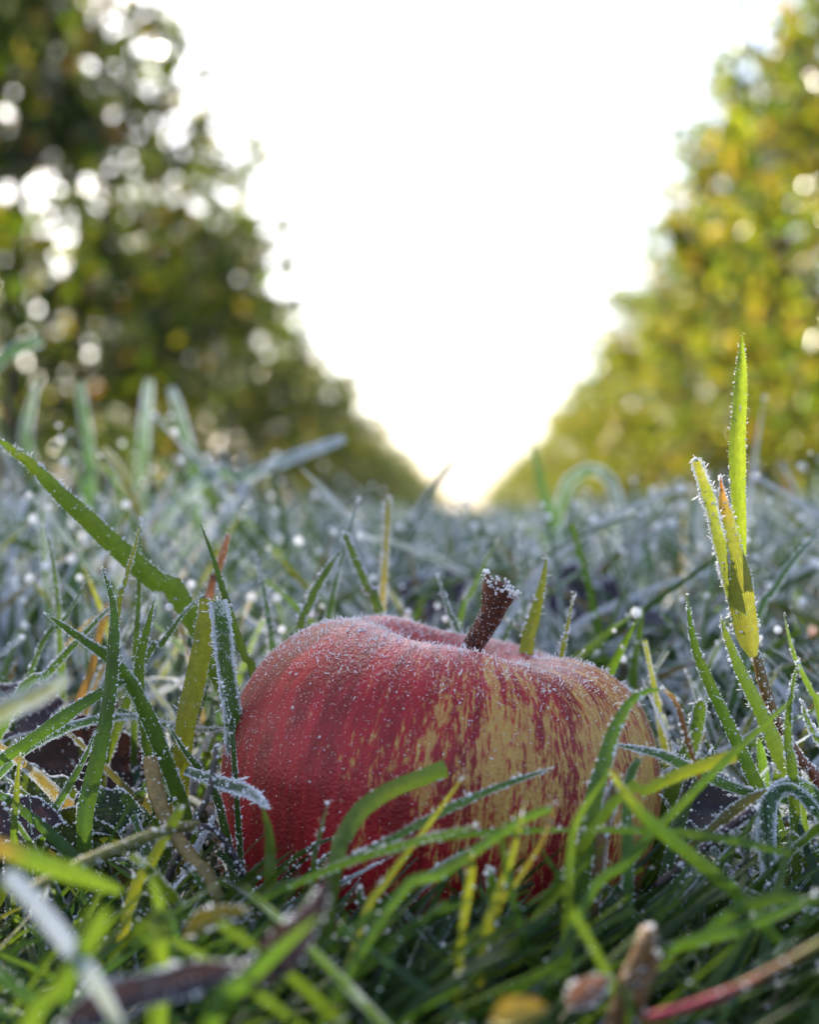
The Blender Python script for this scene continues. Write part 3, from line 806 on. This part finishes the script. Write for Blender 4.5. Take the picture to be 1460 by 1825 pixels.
shoot_part(blade('x', [(1308, 1080), (1288, 990), (1272, 920), (1258, 870), (1240, 818)], 25, (0.2, 0.26, 0.06), d=(.2375, .232), frost=.42, bead=2.2, root=False, end='blunt', bsize=1.1), 'leaf')
# --- right of the apple
blade('dark curved blade with white rims, leaning left, tallest left of the glowing shoot', [(1375, 1470), (1345, 1390), (1310, 1315), (1268, 1225), (1238, 1150), (1224, 1060)], 24, G_MD, d=.228, frost=.12, bead=1.7)
blade('ribbed blade with clear drops on its edges beside the red stem', [(1420, 1420), (1395, 1350), (1352, 1255), (1315, 1180), (1284, 1100)], 34, G_LT, d=.232, frost=.1, bead=1.2, bsize=1.3)
blade('small plain blade above the beaded blades at the right edge', [(1465, 1290), (1445, 1230), (1415, 1165), (1398, 1095)], 13, G_LT, d=.252, bead=.3)
blade('upright beaded blade crossing the red stem', [(1415, 1400), (1406, 1330), (1408, 1255), (1423, 1178)], 20, G_LT, d=.222, frost=.15, bead=1.9, bsize=1.2)
blade('frosted leaf tip leaning left at the right edge of the photo', [(1490, 1370), (1460, 1320), (1440, 1285), (1430, 1250)], 26, G_LT, d=.225, frost=.35, bead=2.2, bsize=1.3)
blade('green arching blade in front of the right cheek of the apple', [(1050, 1470), (1072, 1380), (1092, 1310), (1120, 1255), (1150, 1232), (1185, 1228)], 32, G_MD, d=(.196, .205), frost=.02, bead=.9, bsize=1.3)
blade('withered brown tail hanging from the arching blade', [(1180, 1226), (1205, 1250), (1220, 1300), (1235, 1345), (1250, 1395)], 10, BRN, d=.206, frost=.15, bead=.7, root=False, end='blunt', low=TAN)
blade('upright folded leaf with frosted crown between apple and shoot', [(1195, 1420), (1215, 1370), (1238, 1310), (1250, 1246)], 30, G_LT, d=.242, frost=.25, bead=2.2, bsize=1.3, end='blunt')
blade('nearly level frosted blade running right from the apple cheek', [(1420, 1430), (1330, 1412), (1240, 1375), (1180, 1345), (1098, 1326)], 20, G_BL, d=(.228, .213), frost=.42, bead=2.0, root=False)
blade('straight smooth green blade crossing in front of the red stem', [(1040, 1620), (1110, 1545), (1200, 1450), (1300, 1350), (1420, 1238)], 22, G_MD, d=(.175, .192), frost=-.1, bead=0, tip=G_LT)
blade('short smooth blade with cut yellow end right of the apple', [(1080, 1450), (1150, 1410), (1220, 1378), (1312, 1345)], 22, G_LT, d=.19, frost=-.1, bead=.1, end='cut', tip=G_YL)
blade('blurred green blade descending right across the lower right quarter', [(1390, 1680), (1320, 1600), (1250, 1540), (1150, 1455), (1085, 1370)], 26, G_MD, d=.176, frost=0, bead=.1, root=False, tip=G_YL)
blade('drooping blade covered in white frost at lower right', [(1470, 1425), (1425, 1400), (1385, 1412), (1368, 1450), (1368, 1520), (1380, 1590)], 34, G_BL, d=(.225, .212), frost=.48, bead=2.2, root=False, end='blunt')
blade('second frosted blade hanging right of the white drooping one', [(1360, 1420), (1410, 1405), (1450, 1440), (1480, 1490)], 22, G_BL, d=.22, frost=.5, bead=2.0, root=False)
blade('wide dark upright leaf under the glowing shoot', [(1400, 1560), (1395, 1500), (1380, 1440), (1350, 1400)], 28, G_MD, d=.236, frost=.2, bead=1.2)
blade('olive frosted leaf sloping from shoot foot to dark hollow', [(1220, 1520), (1270, 1480), (1320, 1435), (1370, 1405)], 24, (0.14, 0.14, 0.05), d=.215, frost=.35, bead=1.6, root=False)
blade('short hooked blade in shade against the right apple cheek', [(1120, 1530), (1118, 1450), (1122, 1390), (1140, 1352)], 20, G_BL, d=.196, frost=.15, bead=.5, end='blunt')
blade('grey withered blade standing against the lower right of the apple', [(1065, 1530), (1075, 1470), (1090, 1425), (1105, 1385)], 30, (0.12, 0.09, 0.07), d=.196, frost=.3, bead=.8, end='blunt')
# --- in front of the apple
blade('broad cut blade bending right across the apple face', [(595, 1545), (612, 1490), (645, 1440), (700, 1405), (752, 1385), (797, 1368)], 32, G_LT, d=(.19, .197), frost=-.2, bead=.05, end='cut', roll=.2)
blade('stubby torn yellow-lit blade at the lower left of the apple', [(483, 1570), (482, 1530), (481, 1490), (474, 1458), (468, 1435)], 28, G_LT, d=.195, frost=-.2, bead=0, end='taper')
blade('tiny dark upright blade against the apple left of the bent one', [(558, 1545), (566, 1505), (575, 1465), (585, 1428)], 11, G_MD, d=.196, frost=.1, bead=.4)
blade('yellow straight blade pointing up right at the apple centre', [(640, 1660), (690, 1570), (760, 1475), (830, 1378)], 15, G_YL, d=(.178, .188), frost=-.1, bead=.15, low=G_MD)
blade('slim frosted blue-green blade lying across the apple front', [(560, 1560), (680, 1505), (800, 1442), (890, 1402), (985, 1368)], 16, G_BL, d=(.19, .203), frost=.3, bead=1.4, root=False)
blade('broad blurred yellow-green blade sloping up right under the apple centre', [(690, 1620), (780, 1560), (870, 1500), (930, 1460), (985, 1440)], 19, G_MD, d=(.168, .180), frost=-.1, bead=.1, low=G_MD, end='blunt')
blade('bright yellow blade with glittering tip below the apple centre', [(862, 1690), (880, 1610), (912, 1525), (935, 1432)], 17, G_YL, d=.175, frost=-.05, bead=.1, bsize=1.6)
blade('short upright yellow blade with white bead, left of the glittering tip', [(822, 1690), (830, 1620), (838, 1570), (842, 1522)], 16, G_YL, d=.172, frost=0, bead=.12, bsize=1.6, end='blunt')
blade('slim orange-tipped blade right of the glittering one', [(880, 1640), (920, 1570), (965, 1500), (992, 1428)], 12, G_YL, d=.178, frost=0, bead=.2, tip=ORG)
blade('green and yellow upright blade joining the arching blade foot', [(1012, 1620), (1015, 1540), (1030, 1460), (1090, 1370)], 20, G_LT, d=.178, frost=-.1, bead=.1, low=G_MD)
blade('nearly level smooth blade running right under the apple', [(1410, 1520), (1300, 1495), (1180, 1482), (1040, 1478)], 17, G_MD, d=.183, frost=.15, bead=.3, root=False)
blade('dark level blade at the base of the apple front', [(690, 1520), (770, 1495), (870, 1483), (1040, 1478)], 14, G_MD, d=.186, frost=.1, bead=.4, root=False)
blade('long low green blade sloping up right below the apple', [(470, 1600), (600, 1545), (720, 1505), (850, 1470)], 16, G_MD, d=.182, frost=.25, bead=.8, root=False)
blade('pale blue-white blurred blade low in the left corner', [(215, 1840), (180, 1770), (110, 1670), (50, 1595), (10, 1555)], 34, (0.2, 0.25, 0.22), d=.135, frost=.75, bead=0, root=False, end='blunt')
blade('yellow-green blurred blade leaning right in the bottom left corner', [(40, 1850), (100, 1770), (150, 1690), (190, 1620)], 34, G_LT, d=.135, frost=-.2, bead=0, end='blunt')
blade('wide blurred pale blade entering at the left edge', [(-60, 1310), (0, 1265), (60, 1238), (125, 1205)], 44, (0.2, 0.25, 0.22), d=.15, frost=.5, bead=0, root=False, end='taper')
blade('broad blurred green leaf lying on the purple dead leaf', [(370, 1830), (440, 1745), (510, 1680), (570, 1630)], 38, G_MD, d=.14, frost=-.3, bead=0, end='taper')
blade('soft green blade with yellow base in the left foreground', [(-20, 1500), (60, 1535), (130, 1560), (220, 1590)], 40, G_LT, d=.15, frost=-.3, bead=0, end='taper', root=False, low=ORG)
blade('blurred upright olive leaf tip in the left foreground', [(280, 1690), (285, 1640), (280, 1600), (265, 1560)], 44, G_LT, d=.155, frost=-.3, bead=0, end='taper')
blade('sunlit blade with a white-hot centre beside the tan stalk', [(232, 1610), (262, 1550), (295, 1490), (326, 1435)], 20, G_YL, d=.195, frost=.05, bead=.5, bsize=1.6, end='blunt', low=G_MD, tip=G_LT)
blade('dark green blade with white rim slanting across the lower right corner', [(1090, 1760), (1200, 1690), (1330, 1650), (1470, 1590)], 24, G_MD, d=.165, frost=.15, bead=.3, root=False)
blade('green blade curving right in the lower right corner', [(1230, 1700), (1300, 1630), (1380, 1600), (1470, 1602)], 24, G_MD, d=.17, frost=0, bead=.1, root=False)
# stalks
stalk('broken tan stalk with frosted reddish end left of the apple', [(385, 1590), (350, 1540), (315, 1490), (288, 1440), (276, 1400), (267, 1352)], 18, (0.22, 0.17, 0.05), d=(.205, .222), tip=(0.3, 0.2, 0.06), bead=.25, w1=30)
stalk('grey-purple woody twig leaning beside the apple left of it', [(295, 1580), (320, 1520), (345, 1465), (372, 1415), (385, 1330)], 24, PUR, d=.216, tip=(0.14, 0.12, 0.10), bead=.3, w1=9, name='twig', cat='twig')
stalk('pale yellowish stem lying blurred in the left foreground', [(30, 1600), (120, 1550), (210, 1510), (300, 1478), (350, 1470)], 20, (0.2, 0.2, 0.05), d=(.165, .205), bead=.3, root=False)
stalk('dark thin twig arching down right from the stalk fork', [(345, 1470), (385, 1480), (420, 1530), (440, 1570)], 12, PUR, d=.21, bead=.5, root=False, name='twig', cat='twig')
stalk('red grass stem turning green in the bottom right corner', [(1150, 1815), (1240, 1788), (1330, 1752), (1400, 1715), (1480, 1670)], 17, (0.36, 0.02, 0.06), d=.145, tip=(0.22, 0.25, 0.05), bead=.06, root=False, w1=14)
stalk('brown broken stalk with bright frosted ends in the lower right', [(1105, 1790), (1125, 1740), (1148, 1690), (1158, 1655)], 34, BRN, d=.155, tip=(0.26, 0.14, 0.05), bead=.2)
stalk('short thinner brown stalk beside the broken one', [(1140, 1790), (1155, 1740), (1172, 1700)], 22, BRN, d=.155, tip=(0.26, 0.14, 0.05), bead=.2)
stalk('purple-brown frosted stem sloping into the dark hollow on the right', [(1170, 1580), (1230, 1530), (1290, 1480), (1345, 1440)], 16, (0.08, 0.045, 0.06), d=.208, bead=.9, root=False)
# leaves
flat_leaf('dark brown curled dead leaf standing behind the left blades', P(160, 1365, .262), .026, .017, (1, .2, -.1), (.1, -.8, .5), (0.055, 0.026, 0.022), frost=.1, curl=.5, lobes=.06)
flat_leaf('small dark purple dead leaf at the left edge behind pale blade', P(30, 1275, .27), .02, .014, (1, .3, .3), (0, -.7, .6), (0.05, 0.032, 0.045), frost=.2, curl=.4)
flat_leaf('round green weed leaf with frosted rim left of the tall dark blade', P(75, 1430, .24), .015, .011, (1, .1, -.1), (.1, -.6, .8), (0.07, 0.11, 0.02), frost=.15, curl=.5, name='weed_leaf', mat=M_GRASS, wave=.14)
flat_leaf('dark blue-green weed leaf edged in white beside the tall dark blade', P(185, 1450, .236), .014, .010, (1, .1, .05), (0, -.7, .6), (0.03, 0.07, 0.03), frost=.22, curl=.3, name='weed_leaf', mat=M_GRASS, wave=.12)
flat_leaf('lower mossy weed leaf hanging under the white-edged one', P(150, 1495, .232), .017, .008, (1, .1, -.4), (0, -.7, .6), (0.08, 0.12, 0.02), frost=.1, curl=.5, name='weed_leaf', mat=M_GRASS, wave=.14)
flat_leaf('dark purple dead leaf low at the left edge', P(30, 1475, .225), .016, .011, (1, .2, .15), (0, -.6, .8), (0.06, 0.035, 0.045), frost=.2, curl=.5)
flat_leaf('large blurred purple-brown dead leaf curling across the bottom left', P(270, 1770, .142), .023, .0042, (1, .15, .28), (.0, -.75, .6), (0.05, 0.04, 0.055), frost=.3, curl=.8, wave=.2, beadn=60)
flat_leaf('dark purple dead leaf rising to the right in the lower left foreground', P(500, 1670, .150), .016, .006, (1, .2, .95), (.5, -.7, -.2), (0.045, 0.035, 0.05), frost=.1, curl=.6, beadn=40)
flat_leaf('yellow blurred dead leaf scrap at the bottom centre', P(925, 1805, .135), .006, .003, (1, 0, .25), (0, -.7, .7), (0.34, 0.27, 0.04), frost=-.3, curl=.6, beadn=0)
flat_leaf('pinkish brown dead leaf scrap near the bottom right', P(1050, 1765, .15), .006, .003, (1, 0, .6), (0, -.8, .5), (0.25, 0.14, 0.10), frost=.25, curl=.7, beadn=30)
flat_leaf('olive curled leaf in the foreground below the apple left side', P(385, 1640, .165), .009, .003, (1, .1, .35), (0, -.7, .7), (0.15, 0.15, 0.02), frost=0, curl=.8, beadn=40)
flat_leaf('blurred purple frosted leaf behind the stem on the right', P(1065, 1085, .42), .040, .026, (1, .3, -.1), (0, -.6, .8), (0.06, 0.045, 0.075), frost=.3, curl=.5, wave=.15)
flat_leaf('blurred mauve frosted leaf in the grass behind the apple top', P(770, 1075, .42), .040, .020, (1, .1, .5), (0, -.7, .7), (0.07, 0.05, 0.08), frost=.32, curl=.5)
flat_leaf('frosted purple leaf lying behind the apple far right side', P(1180, 1120, .40), .034, .02, (1, .4, -.2), (0, -.4, .9), (0.08, 0.06, 0.09), frost=.4, curl=.4)
flat_leaf('dark leaf behind the arching blade right of the apple', P(1250, 1440, .245), .024, .016, (1, .2, .1), (0, -.6, .8), (0.03, 0.026, 0.035), frost=.28, curl=.3)

# ------------------------------------------------------------------ the grass itself (uncountable)
YT = [(.215, [0, 400, 430, 1130, 1170, 1460], [1500, 1545, 1490, 1480, 1450, 1440]),
      (.262, [0, 380, 420, 1150, 1200, 1460], [1270, 1330, 1400, 1400, 1300, 1270]),
      (.34, [0, 500, 800, 1100, 1460], [1010, 1040, 1080, 1080, 1020]),
      (.56, [0, 150, 300, 600, 700, 900, 1100, 1460], [690, 720, 750, 820, 880, 912, 865, 810]),
      (.9, [0, 150, 300, 600, 700, 900, 1100, 1460], [760, 770, 800, 830, 890, 915, 875, 830]),
      (2., [0, 300, 700, 850, 1000, 1460], [850, 865, 895, 910, 895, 850]),
      (99., [0, 700, 850, 1000, 1460], [870, 893, 909, 893, 860])]
def ytop(px, d):
    out = np.zeros_like(px); lo = 0
    for dm, xs_, ys_ in YT:
        m = (d >= lo) & (d < dm)
        out[m] = np.interp(px[m], xs_, ys_[:])
        lo = dm
    return out
def field(n, d0, d1, L, w, lean, az, S, frost, cols, spread=.42, pad=.02, flat_pow=1.0, curve=(.2, 1.1), over=.05, shr=.35):
    d = np.sqrt(rng.uniform(d0 ** 2, d1 ** 2, n))
    x = rng.uniform(-1, 1, n) * (spread * d + pad)
    Ln = rng.uniform(L[0], L[1], n)
    a = az(n)
    th0 = rng.uniform(lean[0], lean[1], n); kap = rng.uniform(curve[0], curve[1], n)
    s = np.linspace(0, 1, S)
    th = th0[:, None] + kap[:, None] * s[None] ** 1.5
    wob = a[:, None] + rng.normal(0, .25, (n, 1)) * s[None]
    dirs = np.stack([np.sin(th) * np.cos(wob), np.sin(th) * np.sin(wob), np.cos(th)], -1)
    st = np.concatenate([np.zeros((n, 1, 3)), np.cumsum(dirs[:, :-1], 1)], 1) / (S - 1)
    def build(Ln):
        return np.stack([x, d, np.zeros(n)], -1)[:, None] + st * Ln[:, None, None]
    C = build(Ln)
    # keep tips under the skyline of the turf at that place
    for it in range(3):
        Y = np.maximum(C[..., 1], .05)
        px = 730 + C[..., 0] / Y * FPX; py = 912 - (C[..., 2] - CZ) / Y * FPX
        lim = ytop(px.ravel(), Y.ravel()).reshape(px.shape)
        zl = CZ - (lim - 912) / FPX * Y
        zmax = np.maximum(zl, .004)
        f = np.min(np.where(C[..., 2] > 1e-4, zmax / np.maximum(C[..., 2], 1e-4), 9), axis=1)
        if it == 0:
            u = rng.uniform(0, 1, n); shrink = np.where(u < over, 1.3, 1 - (1 - shr) * rng.uniform(0, 1, n) ** 1.3)
        Ln = Ln * np.minimum(1, f * shrink * 1.02)
        C = build(Ln)
    C[..., 2] = np.maximum(C[..., 2], .0006)
    # nothing may run through the apples or right in front of the lens
    rel = (C - AC) / np.array([AR * 1.04, AR * 1.04, AR * .95])
    ok = (np.linalg.norm(rel, axis=-1) > 1).all(1)
    ok &= (np.linalg.norm((C - AC2) / AR, axis=-1) > 1).all(1)
    ok &= (np.linalg.norm(C - np.array([0, 0, CZ]), axis=-1) > .10).all(1)
    ok &= Ln > .004
    Y = np.maximum(C[..., 1], .05)
    px = 730 + C[..., 0] / Y * FPX; py = 912 - (C[..., 2] - CZ) / Y * FPX
    ok &= ~((Y < .245) & (px > 405) & (px < 1150) & (py < 1450)).any(1)
    C = C[ok]; m = len(C); Ln = Ln[ok]; dd = d[ok]
    W = rng.uniform(w[0], w[1], m)[:, None] * np.interp(s, [0, .3, .65, .9, 1], [.7, 1, .95, .5, .06])[None]
    blunt = rng.uniform(0, 1, m) < .3
    W[blunt, -1] = W[blunt, -2]
    T = norm(np.gradient(C, axis=1))
    ref = norm(rng.normal(size=(m, 1, 3)) * .6 + np.array([0, 1, .25]))
    sd = norm(np.cross(T, np.broadcast_to(ref, T.shape))); nm = np.cross(sd, T)
    V = strips(C, W, sd, nm)
    cl = np.array(cols)[rng.integers(0, len(cols), m)] * rng.uniform(.7, 1.3, (m, 1))
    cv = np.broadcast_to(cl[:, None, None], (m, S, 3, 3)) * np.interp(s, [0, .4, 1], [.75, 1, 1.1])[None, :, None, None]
    fb = frost(m, dd)
    fr = fb[:, None, None] + np.array([.22, -.08, .22])[None, None] + np.interp(s, [0, .25, 1], [-.3, 0, .1])[None, :, None]
    uv = np.stack(np.broadcast_arrays(np.array([0, .5, 1])[None, None], np.broadcast_to(s[None, :, None], (m, S, 3))), -1)
    return dict(V=V, S=S, m=m, col=cv.reshape(-1, 3), fr=fr.ravel(), uv=uv.reshape(-1, 2), d=dd, C=C)
GR = [(0.028, 0.07, 0.02), (0.045, 0.105, 0.022), (0.065, 0.135, 0.025), (0.095, 0.17, 0.03), (0.04, 0.10, 0.045)]
GRW = GR + GR[:3] + [(0.15, 0.18, 0.04), (0.16, 0.13, 0.05)]
def az_any(n): return rng.uniform(0, 2 * np.pi, n)
def az_right(n): return np.where(rng.uniform(0, 1, n) < .7, rng.normal(.25, .55, n), rng.uniform(0, 2 * np.pi, n))
def az_back(n): return rng.uniform(0, 2 * np.pi, n)
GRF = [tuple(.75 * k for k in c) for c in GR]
flds = []
# foreground mat: dark, flattened, mostly combed to the right
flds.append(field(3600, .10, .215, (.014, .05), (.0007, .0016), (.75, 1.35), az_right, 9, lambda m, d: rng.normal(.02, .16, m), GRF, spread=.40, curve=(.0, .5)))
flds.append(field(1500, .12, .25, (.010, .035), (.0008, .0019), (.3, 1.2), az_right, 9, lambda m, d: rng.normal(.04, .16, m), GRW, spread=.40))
# around and beside the apple
flds.append(field(1700, .21, .30, (.02, .07), (.0012, .0030), (.15, 1.1), az_any, 10, lambda m, d: rng.normal(.28, .14, m), GRW, spread=.42))
# behind, frosted
def fz(mu, sd):
    return lambda m, d: rng.normal(mu, sd, m)
flds.append(field(900, .28, .36, (.03, .10), (.0016, .0032), (.05, 1.2), az_any, 10, fz(.32, .2), GRW, spread=.44))
flds.append(field(1150, .33, .52, (.06, .15), (.0015, .0033), (.03, .9), az_any, 12, fz(.33, .2), GRW, spread=.44))
flds.append(field(750, .52, 1.0, (.05, .16), (.0024, .0046), (.05, 1.1), az_any, 9, fz(.37, .2), GR, spread=.46, pad=.05))
flds.append(field(3200, 1.0, 2.6, (.07, .22), (.003, .006), (.05, 1.0), az_any, 7, fz(.40, .2), GR, spread=.48, pad=.05))
flds.append(field(6500, 2.6, 9.0, (.08, .3), (.005, .010), (.05, 1.0), az_any, 5, fz(.40, .15), GR, spread=.5, pad=.1))
flds.append(field(7000, 9.0, 45.0, (.1, .4), (.015, .03), (.05, .9), az_any, 4, fz(.36, .15), GR, spread=.4, pad=.1))
# upright blades of the turf's skyline, and the tufts that hide the foot of the apple
flds.append(field(210, .38, .64, (.10, .18), (.0022, .0044), (.02, .7), az_any, 10, fz(.36, .18), GR, spread=.36, curve=(.0, 1.1), over=.0, shr=.62))
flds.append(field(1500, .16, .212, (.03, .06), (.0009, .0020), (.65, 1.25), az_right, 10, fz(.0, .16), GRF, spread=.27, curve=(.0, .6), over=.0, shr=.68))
allV, allF, allc, allf, alluv = [], [], [], [], []; off = 0
for f in flds:
    allV.append(f['V'].reshape(-1, 3)); allF.append(strip_faces(f['m'], f['S']) + off); off += len(allV[-1])
    allc.append(f['col']); allf.append(f['fr']); alluv.append(f['uv'])
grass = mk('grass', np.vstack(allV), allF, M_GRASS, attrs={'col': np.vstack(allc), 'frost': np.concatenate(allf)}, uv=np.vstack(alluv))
tag(grass, 'frosted uncut orchard grass covering the ground around and behind the apple', 'grass', kind='stuff')
# hoar frost grains along those blades that are near the focus, and dew drops further back
cs, rs = [], []
for f, dens, rad in ((flds[0], 2, .00013), (flds[1], 2, .00013), (flds[-1], 2, .00012), (flds[2], 70, .00014), (flds[3], 26, .00022)):
    V = f['V']; m, S = f['m'], f['S']
    n = int(m * dens)
    b = rng.integers(0, m, n); t = rng.uniform(.15, 1, n) * (S - 1); k = np.minimum(t.astype(int), S - 2); u = (t - k)[:, None]
    e = rng.choice([0, 2, 2, 0, 1], n)
    c = V[b, k, e] * (1 - u) + V[b, k + 1, e] * u + rng.normal(0, .00006, (n, 3))
    cs.append(c); rs.append(np.minimum(rng.gamma(3, rad / 3, n) + .00004, .0005))
bv, bf = beads(np.vstack(cs), np.concatenate(rs))
tag(mk('frost', bv, [bf], M_FROST, parent=grass), kind='stuff')
cs, rs = [], []
for f, fr_n, r0, r1 in ((flds[0], .02, .0003, .0005), (flds[1], .02, .0003, .0005), (flds[-2], .7, .0006, .0012), (flds[2], .12, .0002, .00045), (flds[3], .5, .0004, .0009), (flds[4], .9, .0005, .0013), (flds[5], .5, .0008, .0017)):
    k = rng.choice(f['m'], int(f['m'] * fr_n), replace=False)
    cs.append(f['C'][k, -1] + np.array([0, -.0002, -.0001])); rs.append(rng.uniform(r0, r1, len(k)))
bv, bf = beads(np.vstack(cs), np.concatenate(rs), fine=True, squash=.08)
tag(mk('dew', bv, [bf], M_DEW, parent=grass), kind='stuff')
